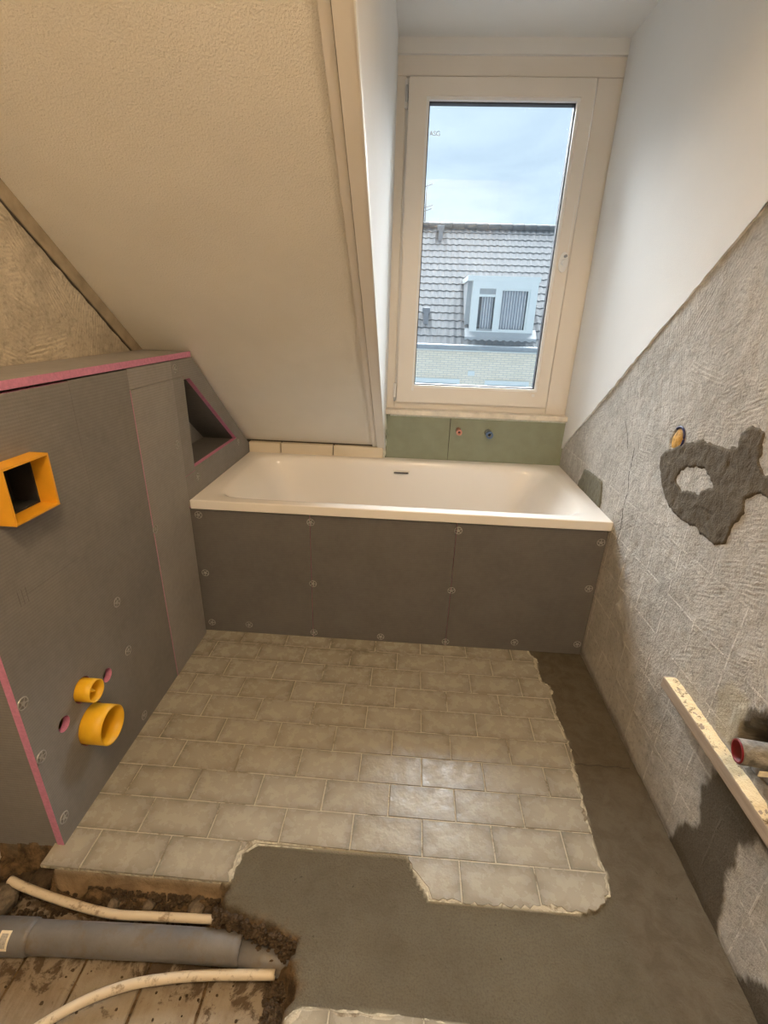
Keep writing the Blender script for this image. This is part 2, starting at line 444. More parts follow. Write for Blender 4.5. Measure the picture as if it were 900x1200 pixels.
def tube(name, pts, r, mat, parent=None, n=16, inner=None, origin=None):
    bm = bmesh.new(); bm_tube(bm, pts, r, n, inner); return link(name, bm_mesh(bm), mat, parent, origin)

# 2-D polygon tools (numpy)
def poly_sd(P, poly):
    """signed distance of points P (n,2) to polygon, negative inside"""
    P = np.asarray(P, float); V = np.asarray(poly, float); d = np.full(len(P), 1e9); ins = np.zeros(len(P), bool)
    for i in range(len(V)):
        a, b = V[i], V[(i + 1) % len(V)]; e = b - a; w = P - a
        t = np.clip((w @ e) / max(e @ e, 1e-12), 0, 1); d = np.minimum(d, np.hypot(*(w - t[:, None] * e).T))
        if a[1] != b[1]:
            c = (a[1] > P[:, 1]) != (b[1] > P[:, 1]); x = a[0] + (P[:, 1] - a[1]) / (b[1] - a[1]) * e[0]
            ins ^= c & (P[:, 0] < x)
    return np.where(ins, -d, d)
def nzv(P, s, seed=0.): return np.array([noise.noise((p[0] * s + seed, p[1] * s + 3.7 * seed, seed)) for p in P])
def smooth(x, a, b):
    t = np.clip((x - a) / (b - a), 0, 1); return t * t * (3 - 2 * t)
def grid(xs, ys):
    X, Y = np.meshgrid(xs, ys); P = np.c_[X.ravel(), Y.ravel()]; nx = len(xs); ny = len(ys)
    i = np.arange(nx * ny).reshape(ny, nx); F = np.c_[i[:-1, :-1].ravel(), i[:-1, 1:].ravel(), i[1:, 1:].ravel(), i[1:, :-1].ravel()]
    return P, F
def np_mesh(name, V, F):
    me = bpy.data.meshes.new(name); me.from_pydata(V.tolist(), [], F.tolist()); me.update()
    for p in me.polygons: p.use_smooth = True
    return me
def set_attr(me, name, vals):
    a = me.attributes.new(name, 'FLOAT', 'POINT'); a.data.foreach_set('value', np.asarray(vals, np.float32))
def ragged(pts, jit, step, off=0., seed=0, flags=None):
    """subdivide a closed polygon and roughen the edges whose flag is set; off moves those edges inward"""
    rnd = random.Random(seed); out = []; n = len(pts)
    area = sum(pts[i][0] * pts[(i + 1) % n][1] - pts[(i + 1) % n][0] * pts[i][1] for i in range(n)); sg = 1 if area > 0 else -1
    for i in range(n):
        a, b = Vector(pts[i]), Vector(pts[(i + 1) % n]); e = b - a; L = e.length
        nrm = Vector((-e.y, e.x)).normalized() * sg
        if flags and not flags[i]: out.append(tuple(a)); continue
        k = max(1, int(L / step))
        for j in range(k):
            p = a + e * (j / k); p = p + nrm * (off * max(-.2, .55 + 2.2 * noise.noise((p.x * 11, p.y * 11, 4.3))) + jit * (noise.noise((p.x * 23, p.y * 23, seed)) + .7 * rnd.uniform(-1, 1)))
            out.append((p.x, p.y))
    return out
def clip_rect(poly, x0, x1, y0, y1):
    def cl(P, ins, cut):
        out = []
        for i in range(len(P)):
            a, b = P[i], P[(i + 1) % len(P)]
            if ins(a):
                out.append(a)
                if not ins(b): out.append(cut(a, b))
            elif ins(b): out.append(cut(a, b))
        return out
    def cx(v): return lambda a, b: (v, a[1] + (b[1] - a[1]) * (v - a[0]) / (b[0] - a[0]))
    def cy(v): return lambda a, b: (a[0] + (b[0] - a[0]) * (v - a[1]) / (b[1] - a[1]), v)
    for ins, cut in ((lambda p: p[0] >= x0, cx(x0)), (lambda p: p[0] <= x1, cx(x1)), (lambda p: p[1] >= y0, cy(y0)), (lambda p: p[1] <= y1, cy(y1))):
        poly = cl(poly, ins, cut)
        if not poly: return []
    out = []
    for p in poly:
        if not out or abs(p[0] - out[-1][0]) + abs(p[1] - out[-1][1]) > 1e-4: out.append(p)
    while len(out) > 1 and abs(out[0][0] - out[-1][0]) + abs(out[0][1] - out[-1][1]) < 1e-4: out.pop()
    return out
def parea(p): return abs(sum(p[i][0] * p[(i + 1) % len(p)][1] - p[(i + 1) % len(p)][0] * p[i][1] for i in range(len(p)))) / 2

# ------------------------------------------------------------------ room constants
XL, XR, YW, BH, BD, BL = -.20, 1.70, .8235, .651, .7735, 1.70
CZ = 2.44; SL = .82
def slope_z(y): return .72 + SL * (.775 - y)
def slope_y(z): return .775 - (z - .72) / SL
YTOP = slope_y(CZ)                                         # where the slope meets the flat ceiling
CT = 2.95                                                   # flat ceiling under the ridge
YN = -2.7                                                   # wall behind the camera
XD = .75                                                    # left cheek of the dormer

# ------------------------------------------------------------------ floor: screed field with the chiselled trench
PIT = [(-.30, -.957), (.002, -.962), (.004, -1.018), (.472, -1.018), (.478, -1.035), (.466, -1.062), (.54, -1.082), (.612, -1.10), (.682, -1.12),
       (.672, -1.155), (.70, -1.21), (.682, -1.25), (.69, -1.62), (-.30, -1.62)]
PIT_Z = -.105
ZONE = [(-.03, .06), (1.467, .06), (1.467, .005), (1.489, -.034), (1.478, -.173), (1.506, -.2), (1.49, -.363), (1.503, -.471), (1.493, -.582), (1.481, -.693),
        (1.475, -.8), (1.469, -.867), (1.479, -.91), (1.467, -.961), (1.436, -.987), (1.369, -1.013), (1.276, -1.013), (1.079, -1.014), (1.001, -1.012),
        (.97, -.969), (.942, -.9085), (.52, -.9085), (.487, -.94), (.478, -1.0135), (-.03, -1.0135)]
ZFLAG = [0, 0] + [1] * 13 + [1, 1, 1, 1, 1, 0, 1, 1, 0, 0]
ZONE2 = [(.695, -1.34), (.69, -1.258), (.722, -1.236), (.9, -1.234), (1.075, -1.240), (1.10, -1.29), (1.06, -1.345)]
TX, TY, TOX, TOY = .2013, .1063, .1766, -.9081
def floor_grid():
    xs = np.concatenate([np.arange(-.26, 1.76, .009)]); ys = np.arange(-1.62, .09, .009)
    P, F = grid(xs, ys)
    pit = poly_sd(P, PIT); zn = np.minimum(poly_sd(P, ZONE), poly_sd(P, ZONE2))
    n1 = nzv(P, 6, 1.); n2 = nzv(P, 30, 2.); n3 = nzv(P, 70, 5.)
    straight = (P[:, 1] > -1.03) & (P[:, 0] < .46) & (P[:, 0] > .004)          # clean cut under the tile edge
    ps = np.where(straight, pit, pit + .010 * n2 + .007 * n3)
    down = smooth(ps, .004, -.006 - 0 * ps)
    base = np.where(zn < .0, -.0013, -.0035 + .0022 * n1 + .0014 * n2)
    base = np.where((zn >= 0), base - .0015 * smooth(zn, 0, .01), base)
    slopey = np.where(straight, .0, 1.) * smooth(ps, -.05, -.004) * .055 * (0.6 + .8 * np.clip(n2 + .4, 0, 1))
    z = base * (1 - down) + down * (PIT_Z - .004 + slopey + .004 * n3)
    me = np_mesh('floor', np.c_[P, z], F)
    set_attr(me, 'dirt', np.where(straight, .3, 1) * smooth(ps, .006, -.004) + .6 * smooth(ps + .015 * n3, .03, .0) * (~straight) * (n2 > -.1))
    set_attr(me, 'cut', straight * smooth(ps, .006, -.001))
    set_attr(me, 'grout', smooth(zn, .003, -.003))
    set_attr(me, 'brown', smooth(P[:, 0] + .08 * n1 + .06 * P[:, 1], 1.36, 1.47) * .75)
    return me
floor = struct(link('floor', floor_grid(), 'screed'), 'bathroom floor of beige tiles, grey-brown screed and a chiselled trench', 'floor')
box('screed_slab', (XL - .1, YN, -.06), (XR + .1, -1.6, -.006), 'screed', floor)
box('screed_slab', (XL - .1, .07, -.16), (XR + .1, .9, -.006), 'screed', floor)
box('screed_slab', (XL - .15, YN, -.24), (XR + .15, .95, -.145), 'screed', floor)   # the rest of the room, behind the camera

zbody = ragged(ZONE, .008, .012, -.002, 1, ZFLAG); zglaze = ragged(ZONE, .008, .011, .008, 2, ZFLAG)
zb2 = ragged(ZONE2, .004, .014, 0, 3); zg2 = ragged(ZONE2, .005, .012, .006, 4)
def tile_bm(poly_b, poly_g, c, ztop=0.):
    bm = bmesh.new()
    for poly, z0, z1, mi, bev in ((poly_b, -.012, -.0022, 1, 0), (poly_g, -.004, ztop, 0, .0011)):
        if len(poly) < 3 or parea(poly) < 6e-5: continue
        A = [bm.verts.new((p[0] - c[0], p[1] - c[1], z0)) for p in poly]; 
        cen = (sum(p[0] for p in poly) / len(poly), sum(p[1] for p in poly) / len(poly))
        mid = [bm.verts.new((p[0] - c[0], p[1] - c[1], z1 - bev)) for p in poly]
        n = len(poly); rings = [A, mid]
        if bev:
            def ins(p):
                v = Vector((cen[0] - p[0], cen[1] - p[1])); v = v.normalized() * bev * 1.4
                return (p[0] + v.x - c[0], p[1] + v.y - c[1], z1)
            rings.append([bm.verts.new(ins(p)) for p in poly])
        fs = []
        for Q, R_ in zip(rings, rings[1:]):
            for i in range(n): fs.append(bm.faces.new((Q[i], Q[(i + 1) % n], R_[(i + 1) % n], R_[i])))
        fs.append(bm.faces.new(rings[-1]))
        for f in fs: f.material_index = mi
    bmesh.ops.triangulate(bm, faces=[f for f in bm.faces if len(f.verts) > 4], ngon_method='EAR_CLIP')
    bmesh.ops.recalc_face_normals(bm, faces=bm.faces)
    me = bpy.data.meshes.new('tile'); bm.to_mesh(me); bm.free(); me.materials.append(MATS['tile_glaze']); me.materials.append(MATS['tile_body'])
    return me
hx, hy = .0990, .0515
FULL = tile_bm([(-hx, -hy), (hx, -hy), (hx, hy), (-hx, hy)], [(-hx, -hy), (hx, -hy), (hx, hy), (-hx, hy)], (0, 0))
rt = random.Random(3)
for k in range(-3, 10):
    off = .5 if k % 2 == 0 else 0.
    for i in range(-2, 8):
        cx = TOX + TX * (i + off + .5); cy = TOY + TY * (k - .5)
        r = (cx - hx, cx + hx, cy - hy, cy + hy)
        for zb, zg in ((zbody, zglaze), (zb2, zg2)):
            pb = clip_rect(zb, *r)
            if len(pb) < 3 or parea(pb) < 3e-4: continue
            pg = clip_rect(zg, *r)
            me = FULL if parea(pg) > .9995 * 4 * hx * hy else tile_bm(pb, pg, (cx, cy))
            t = bpy.data.objects.new('tile', me); COL.objects.link(t); t.parent = floor
            t.location = (cx, cy, rt.uniform(-.0006, .0006)); t.rotation_euler = (rt.uniform(-.004, .004), rt.uniform(-.002, .002), -.003 + rt.uniform(-.002, .002))
tube('crack', [(1.50 + .02 * i, -.563 + .003 * math.sin(i * 2.1), -.0042) for i in range(10)], .0014, 'joint_and_shade_dark', floor, 6)
# planks at the bottom of the trench
pe = [-.29, -.136, .0165, .167, .324, .475, .628, .72]
for a, b in zip(pe, pe[1:]):
    bm = bmesh.new(); zz = PIT_Z + rt.uniform(-.002, .002)
    bm_box(bm, (a + .003, -1.62, zz - .03), (b - .003, -.93, zz), .003, 1); link('plank', bm_mesh(bm), 'old_plank', floor)

# ------------------------------------------------------------------ walls and ceilings
def wall_x(P):
    return XR + .0035 * nzv(P, 4, 3.) + .002 * nzv(P, 18, 4.) + .0012 * nzv(P, 55, 6.)
def right_wall():
    ys = np.concatenate([np.arange(-2.7, -1.3, .05), np.arange(-1.3, .83, .0085)]); zs = np.concatenate([[-.03, -.02], np.arange(-.01, 1.75, .0085), np.arange(1.76, 3.05, .05)])
    P, F = grid(ys, zs)
    n1 = nzv(P, 4, 3.); n2 = nzv(P, 18, 4.); n3 = nzv(P, 55, 6.)
    x = XR + .0035 * n1 + .002 * n2 + .0012 * n3
    rec = poly_sd(P, [(-.885, .44), (-.88, .505), (-.92, .575), (-1.02, .60), (-1.25, .58), (-1.25, .44)]) + .012 * n2 + .008 * n3
    x = x + .075 * smooth(rec, .004, -.012) + .02 * n2 * smooth(rec, .0, -.02)
    och = poly_sd(P, [(-.25, 1.035), (-.262, 1.07), (-.288, 1.083), (-.318, 1.066), (-.312, 1.04), (-.292, 1.015), (-.265, 1.02)])
    x = x + .022 * smooth(och, .002, -.010)
    w1 = poly_sd(P, [(-.90, .41), (-.842, .36), (-.832, .25), (-.855, .17), (-.818, .09), (-.795, -.03), (-1.04, -.03), (-1.02, .06), (-.985, .15), (-.992, .26), (-1.02, .33), (-1.2, .36), (-1.2, .43)])
    w2 = poly_sd(P, [(-.845, .43), (-.832, .50), (-.87, .572), (-.92, .63), (-1.05, .66), (-1.3, .64), (-1.3, .42)])
    w3 = poly_sd(P, [(-1.10, -.03), (-1.12, .03), (-1.16, .10), (-1.3, .12), (-1.3, -.03)])
    w = np.minimum(np.minimum(w1, w2), w3) + .018 * n2 + .008 * n3
    low = smooth(P[:, 1] + .03 * n1, .03, .0) * .6
    pale = poly_sd(P, [(-.80, .42), (-.772, .52), (-.80, .575), (-.872, .585), (-.86, .52), (-.86, .43)]) + .015 * n2
    me = np_mesh('wall', np.c_[x, P], F)
    set_attr(me, 'wet', np.clip(smooth(w, .006, -.008) * .95 + low, 0, 1)); set_attr(me, 'pale', smooth(pale, .008, -.008))
    return me
wall_right = struct(link('wall_right', right_wall(), 'wall_adhesive'), 'right wall stripped to grey combed tile adhesive with dark wet stains')
box('wall_core', (XR + .1, YN, -.2), (XR + .2, .95, 3.1), 'wall_adhesive', wall_right)
def left_wall():
    P, F = grid(np.concatenate([np.arange(-2.7, -.9, .05), np.arange(-.9, .9, .012)]), np.concatenate([np.arange(-.2, 1.15, .05), np.arange(1.15, 1.9, .012), np.arange(1.91, 3.05, .05)]))
    x = XL - .003 * nzv(P, 5, 9.) - .0025 * nzv(P, 22, 8.); me = np_mesh('wall', np.c_[x, P], F)
    set_attr(me, 'wet', np.zeros(len(P))); set_attr(me, 'pale', np.zeros(len(P))); return me
wall_left = struct(link('wall_left', left_wall(), 'wall_adhesive_left'), 'left wall of combed tile adhesive above the grey boxing')
box('wall_core', (XL - .16, YN, -.2), (XL - .06, .95, 3.1), 'wall_adhesive', wall_left)
struct(box('wall_near', (XL - .1, YN - .1, -.1), (XR + .1, YN, 3.1), 'dormer_white'), 'plain white wall opposite the window')
# far wall: solid below the slope and round the window opening
WIN = (.752, 1.712, .90, 2.386)
wf = plate('wall_far', [(XL - .1, -.2), (XR + .15, -.2), (XR + .15, 2.6), (XL - .1, 2.6)], [[(WIN[0], WIN[2]), (WIN[1], WIN[2]), (WIN[1], WIN[3]), (WIN[0], WIN[3])]], 'y', .805, .93, ['dormer_white'])
struct(wf, 'window wall behind the bath, white above the window')
lowwall = box('wall_base', (XL, .782, -.05), (XR + .02, .806, .885), 'joint_and_shade_dark', wf)
# sloped ceiling and the flat ceiling over dormer and room
sc_ = prism('ceiling_slope', [(.806, slope_z(.806)), (YTOP - .02, slope_z(YTOP - .02)), (YTOP + .06, slope_z(YTOP + .06) + .16), (.806, slope_z(.806) + .14)], 'x', XL - .1, XD - .002, 'painted_stucco')
struct(sc_, 'sloping attic ceiling with cream stucco paint beside the dormer', 'ceiling')
YC = slope_y(CT)
up = prism('ceiling_slope_upper', [(YTOP + .005, slope_z(YTOP)), (YC - .02, slope_z(YC - .02)), (YC + .06, slope_z(YC) + .16), (YTOP + .005, slope_z(YTOP) + .18)], 'x', XL - .1, XR + .12, 'painted_stucco')
struct(up, 'upper part of the sloping ceiling above the dormer opening', 'ceiling')
cl = box('ceiling', (XL - .1, YN - .05, CT), (XR + .12, YC + .06, CT + .1), 'dormer_white')
struct(cl, 'flat ceiling under the ridge behind the viewer', 'ceiling')
cl = box('ceiling_dormer', (XD - .06, YTOP, CZ), (XR + .12, .92, CZ + .1), 'dormer_white')
struct(cl, 'flat white ceiling of the dormer', 'ceiling')
ck = prism('wall_dormer_left', [(.806, slope_z(.806) + .004), (.806, CZ + .02), (YTOP - .02, CZ + .02)], 'x', XD - .055, XD, 'dormer_white')
struct(ck, 'white left cheek of the dormer')
rs = random.Random(5)
low = [(.764 - t, .75 + .769 * t + rs.uniform(-.004, .004)) for t in np.arange(0, 2.2, .02)]
ck = prism('wall_dormer_right', [(.81, .73), (.764, .748)] + low[1:] + [(-1.43, CZ + .02), (.81, CZ + .02)], 'x', 1.693, 1.725, ['dormer_white'])
struct(ck, 'white right cheek of the dormer above the slanting plaster edge')
# grey strip where the slope meets the stripped left wall
L_ = [(y, slope_z(y)) for y in (.30, -1.30)]
st = prism('trim_1', [(L_[0][0], L_[0][1] - .002), (L_[1][0], L_[1][1] - .002), (L_[1][0] - .012, L_[1][1] - .050), (L_[0][0] - .012, L_[0][1] - .050)], 'x', XL - .02, XL + .008, 'strip_grey')
struct(st, 'brown-grey strip along the slanting edge of the left wall', 'trim')
# two-step casing along the dormer opening
def casing(name, x0, x1, th, mat):
    y0, y1 = .792, -1.30; nn = Vector((-SL, -1)).normalized() * th           # into the room, in (y, z)
    return prism(name, [(y0, slope_z(y0)), (y1, slope_z(y1)), (y1 + nn.x, slope_z(y1) + nn.y), (y0 + nn.x, slope_z(y0) + nn.y)], 'x', x0, x1, mat)
struct(casing('trim_2', .684, .7070, .014, 'trim_paint'), 'narrow cream casing strip on the sloping ceiling', 'trim')
struct(casing('trim_3', .7100, .750, .024, 'trim_paint'), 'wider cream casing strip at the dormer edge', 'trim')
struct(casing('trim_4', .750, .7535, .027, 'white_edge'), 'thin bright white bead where casing meets dormer cheek', 'trim')

struct(casing('casing_shade_strip', .6815, .684, .0012, 'joint_and_shade_dark'), 'dark strip painting the shadow line between stucco and narrow casing', 'trim')  # thin dark strip put in for the shadow at the casing edge
gp_ = [(y_, slope_z(y_)) for y_ in np.arange(.30, -1.30, -.02)]
prism('open_joint', [(a - .012, b - .050 + rs.uniform(-.002, .002)) for a, b in gp_] + [(a - .0125, b - .055 + rs.uniform(-.003, .003)) for a, b in gp_[::-1]], 'x', XL - .02, XL + .0045, 'joint_and_shade_dark', st)
struct(casing('groove_shade_strip', .7072, .7098, .010, 'joint_and_shade_dark'), 'dark strip painting the shade in the groove between the two cream casing strips', 'trim')  # dark strip paints the groove's shade so the line shows
# cream tiles on the ledge behind the bath
tb = bpy.data.objects.new('trim_5', None); COL.objects.link(tb); tb.location = (0, .768, BH); struct(tb, 'row of cream ledge tiles between bath and sloping ceiling', 'trim')
for a, b in ((.003, .177), (.182, .467), (.472, .742)): box('tile', (a, .752, BH - .02), (b, .79, .707), 'cream_tile', tb, .003)

# green moisture boards under the window, with ragged filler at their edges
def rag_line(a, b, jit, n, seed):
    q = random.Random(seed); return [(a[0] + (b[0] - a[0]) * i / n + q.uniform(-jit, jit) * .3, a[1] + (b[1] - a[1]) * i / n + q.uniform(-jit, jit)) for i in range(n + 1)]
gb = bpy.data.objects.new('wall_far_boards', None); COL.objects.link(gb); gb.location = (1.22, .774, BH); struct(gb, 'green moisture-resistant boards between bath and window sill')
plate('board', [(.758, BH - .05), (1.0945, BH - .05), (1.0925, .890)] + rag_line((1.0925, .892), (.756, .897), .001, 8, 4)[1:], [], 'y', .774, .785, ['green_board', 'filler'], gb, None, (0, 0, 1))
plate('board', [(1.0965, BH - .05), (1.70, BH - .05), (1.70, .878)] + rag_line((1.70, .882), (1.0965, .884), .004, 26, 5)[1:], [circ(1.14, .819, .0145, 16), circ(1.298, .812, .018, 16)], 'y', .774, .785, ['green_board', 'filler'], gb, None, (0, 0, 1))
prism('filler_bead', [(.742, BH - .03)] + [(.756 + rs.uniform(-.004, .004), z) for z in np.arange(BH, .90, .018)] + [(.742, .90)], 'y', .7725, .79, 'filler', gb)
def stub(loc, r, mat, tip, label):
    t = thing('pipe_stub', loc, label, 'pipe')
    tube('pipe', [(loc[0], .80, loc[2]), (loc[0], .712, loc[2])], r, mat, t, 16, r * .62)
    tube('collar', [(loc[0], .733, loc[2]), (loc[0], .708, loc[2])], r * 1.22, tip, t, 16, r * .64)
    tube('bore', [(loc[0], .79, loc[2]), (loc[0], .735, loc[2])], r * .63, 'dark_void', t, 12)
stub((1.14, .774, .819), .0125, 'copper', 'copper', 'reddish hot water pipe stub poking out of the green board')
stub((1.298, .774, .812), .0155, 'pipe_metal', 'blue_plastic', 'blue-grey cold water pipe stub poking out of the green board')

# ------------------------------------------------------------------ window
wn = bpy.data.objects.new('window_1', None); COL.objects.link(wn); wn.location = (1.2, YW, .917); struct(wn, 'cream plastic dormer window with one tall pane', 'window')
def ring_frame(name, o, i, y0, y1, mat, parent, bevel=.003):
    """rectangular frame of four mitred members"""
    (x0, x1, z0, z1), (a0, a1, b0, b1) = o, i; bm = bmesh.new()
    for q in ([(x0, z0), (x1, z0), (a1, b0), (a0, b0)], [(x1, z0), (x1, z1), (a1, b1), (a1, b0)], [(x1, z1), (x0, z1), (a0, b1), (a1, b1)], [(x0, z1), (x0, z0), (a0, b0), (a0, b1)]):
        A = [bm.verts.new((p[0], y0, p[1])) for p in q]; B = [bm.verts.new((p[0], y1, p[1])) for p in q]
        bm.faces.new(A); bm.faces.new(B[::-1])
        for k in range(4): bm.faces.new((A[k], B[k], B[(k + 1) % 4], A[(k + 1) % 4]))
    return link(name, bm_mesh(bm), mat, parent)
y = YW
box('jamb', (.748, y, .912), (.790, y + .08, 2.318), 'upvc', wn, .003)
box('jamb_rebate', (.789, y + .012, .93), (.806, y + .08, 2.318), 'upvc_white', wn)
box('head', (.748, y - .002, 2.318), (1.716, y + .08, 2.392), 'upvc', wn, .003)
box('jamb_panel', (1.592, y - .004, .912), (1.716, y + .08, 2.317), 'upvc', wn, .003)
box('rail', (.79, y, .912), (1.592, y + .08, .952), 'upvc', wn, .003)
sash = ring_frame('sash', (.803, 1.586, .950, 2.312), (.880, 1.531, 1.026, 2.248), y - .016, y + .07, 'upvc', wn)
ring_frame('bead', (.880, 1.531, 1.026, 2.248), (.892, 1.519, 1.038, 2.236), y - .008, y + .05, 'upvc_white', sash)
ring_frame('gasket', (.8915, 1.5195, 1.0375, 2.2365), (.896, 1.5145, 1.043, 2.231), y + .012, y + .045, 'gasket', sash)
pane = box('pane', (.892, y + .026, 1.038), (1.518, y + .030, 2.236), 'clear_glass', sash)
# small white letters on the pane's upper left corner
tcu = bpy.data.curves.new('t', 'FONT'); tcu.body = 'ASG'; tcu.size = .026; tcu.extrude = .0003
tob = bpy.data.objects.new('t', tcu); COL.objects.link(tob)
me = bpy.data.meshes.new_from_object(tob.evaluated_get(bpy.context.evaluated_depsgraph_get())); bpy.data.objects.remove(tob)
me.transform(Matrix.Translation((.900, y + .025, 2.118)) @ Matrix.Rotation(math.pi / 2, 4, 'X')); me.materials.clear()
link('pane_mark', me, 'upvc_white', wn)
h = box('hinge_cover', (.785, y - .012, 2.205), (.800, y + .02, 2.305), 'upvc_white', wn, .004); box('hinge_pin', (.789, y - .018, 2.225), (.799, y - .010, 2.285), 'pipe_metal', h, .003)
h = box('hinge_cover', (.784, y - .012, .955), (.799, y + .02, 1.045), 'upvc_white', wn, .004); box('hinge_pin', (.786, y - .016, .952), (.798, y - .008, .972), 'pipe_metal', h, .003)
ha = prism('handle_rose', [(1.560 + .020 * math.cos(a), 1.628 + .043 * math.copysign(abs(math.sin(a)) ** .8, math.sin(a))) for a in np.linspace(0, 2 * math.pi, 25)[:-1]], 'y', y - .027, y - .016, 'upvc_white', wn, .002)
tube('handle_spindle', [(1.560, y - .02, 1.628), (1.560, y - .060, 1.622)], [.014, .011], 'upvc_white', ha, 14)
tube('handle_stop', [(1.562, y - .026, 1.652), (1.566, y - .036, 1.654)], .006, 'vent_grey', ha, 10)
for px, pz in ((.884, 1.030), (1.512, 1.022)): tube('drain_cap', [(px, y - .008, pz - .012), (px, y - .021, pz - .012)], .008, 'upvc_white', wn, 10)
box('handle_groove', (1.574, y - .0172, 1.66), (1.576, y - .0158, 1.86), 'upvc_white', wn)
sill = prism('sill', [(.748, .752), (1.693, .752), (1.70, .765), (1.70, .84), (.748, .84)], 'z', .890, .915, 'sill_board', wn, .002)
box('filler_bead', (.775, .768, .880), (1.69, .80, .892), 'filler', wn)

# ------------------------------------------------------------------ bath
bath = thing('bathtub', (.85, .387, BH - .5), 'white acrylic bathtub built in between grey boxing and stripped wall', 'bathtub')
def bath_mesh():
    N = 160; cx, cy = BL / 2, BD / 2; bm = bmesh.new(); rings = []
    def ring(hx_, hy_, z, n, ox=0, oy=0):
        out = []
        for i in range(N):
            t = 2 * math.pi * i / N; c, s = math.cos(t), math.sin(t)
            if n is None:
                k = 1 / max(abs(c), abs(s)); x, yy = c * k, s * k
            else:
                x = math.copysign(abs(c) ** (2 / n), c); yy = math.copysign(abs(s) ** (2 / n), s)
            out.append(bm.verts.new((cx + ox + hx_ * x, cy + oy + hy_ * yy, z)))
        rings.append(out)
    X, Y = BL / 2, BD / 2
    ring(X - .012, Y - .012, BH - .040, None); ring(X - .004, Y - .004, BH - .040, None); ring(X - .002, Y - .002, BH - .038, None)
    ring(X - .001, Y - .001, BH - .004, None); ring(X - .0025, Y - .0025, BH - .0012, None); ring(X - .006, Y - .006, BH, None)
    ring(X - .030, Y - .036, BH - .0005, 20)
    ax, ay = X - .040, Y - .048
    for dx, dy, dz, n in ((0, 0, .0008, 14), (.012, .005, .0025, 11), (.028, .010, .006, 9.5), (.045, .0145, .012, 8.8)): ring(ax - dx, ay - dy, BH - dz, n)
    D = .43
    for s in (.05, .10, .16, .24, .34, .45, .56, .67, .77, .86, .93, .975, 1.0):
        bot = max(0, (s - .77) / .23); ex = .045 + .05 * min(1, s / .2) + .22 * s ** 1.15 + .13 * bot ** 2.2; ey = .0165 + .055 * s + .085 * bot ** 2.2
        ring(ax - ex, ay - ey, BH - .012 - D * (1 - (1 - s) ** 1.25 if s > .7 else s * (1 - .3 ** 1.25) / .7), 8.5 - 5.1 * s)
    for A, B in zip(rings, rings[1:]):
        for i in range(N): bm.faces.new((A[i], A[(i + 1) % N], B[(i + 1) % N], B[i])).smooth = A is not rings[5] and rings.index(A) > 4
    bm.faces.new(rings[-1]).smooth = True
    return bm_mesh(bm)
tub = link('tub', bath_mesh(), 'acrylic', bath)
ov = box('overflow_slot', (.806, .684, .586), (.890, .715, .600), 'acrylic', bath, .003)
box('slot_opening', (.809, .681, .5885), (.887, .700, .5975), 'dark_slot', ov, .002)
tube('drain', [(.85, .387, BH - .4445), (.85, .387, BH - .434)], .032, 'pipe_metal', bath, 24)

# bath front: three grey boards with fixing discs
WASHER = None
def washer_mesh():
    bm = bmesh.new(); R1, R0, r1, r0 = .0165, .0138, .0058, .0022; n = 30
    def ringf(ra, rb, za, zb):
        a = [bm.verts.new((ra * math.cos(2 * math.pi * i / n), ra * math.sin(2 * math.pi * i / n), za)) for i in range(n)]
        b = [bm.verts.new((rb * math.cos(2 * math.pi * i / n), rb * math.sin(2 * math.pi * i / n), zb)) for i in range(n)]
        for i in range(n): bm.faces.new((a[i], a[(i + 1) % n], b[(i + 1) % n], b[i]))
    ringf(R1, R1 - .001, 0, .0018); ringf(R1 - .001, R0, .0018, .0016); ringf(R0, R0, .0016, 0)
    ringf(r1, r1, 0, .0016); ringf(r1, r0, .0016, .0002)
    for k in range(5):
        a = 2 * math.pi * k / 5 + .3; d = Vector((math.cos(a), math.sin(a), 0)); p = Vector((-d.y, d.x, 0)) * .0017
        v = [bm.verts.new(d * q + p * s_ + Vector((0, 0, .0013))) for q, s_ in ((r1 - .0005, -1), (R0 + .0005, -1), (R0 + .0005, 1), (r1 - .0005, 1))]
        bm.faces.new(v)
    bmesh.ops.create_circle(bm, segments=10, radius=.0023, cap_ends=True, matrix=Matrix.Translation((0, 0, .0004)))
    me = bpy.data.meshes.new('washer'); bm.to_mesh(me); bm.free(); me.materials.append(MATS['washer']); return me
WASHER = washer_mesh()
def washer(parent, p, normal):
    o = bpy.data.objects.new('fixing_disc', WASHER); COL.objects.link(o); o.parent = parent
    o.location = Vector(p) - worldloc(parent)
    q = Vector(normal).to_track_quat('Z', 'Y'); o.rotation_mode = 'QUATERNION'; o.rotation_quaternion = q @ Matrix.Rotation(random.uniform(0, 6), 3, 'Z').to_quaternion()
apron = thing('bath_panel', (.85, .03, 0), 'grey tile-backer boards closing the front of the bathtub', 'bath panel')
for a, b in ((-.014, .4915), (.4935, 1.0935), (1.0955, 1.694)):
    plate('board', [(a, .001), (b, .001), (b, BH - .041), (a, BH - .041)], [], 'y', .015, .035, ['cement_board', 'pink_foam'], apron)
for x, z in [(.496, .574), (.498, .282), (.496, .026), (.197, .045), (.801, .026), (.024, .045), (.024, .580), (.022, .304), (1.102, .573), (1.098, .29), (1.094, .022), (1.399, .043), (1.675, .555), (1.668, .339), (1.672, .055)]:
    washer(apron, (x, .0148, z), (0, -1, 0))

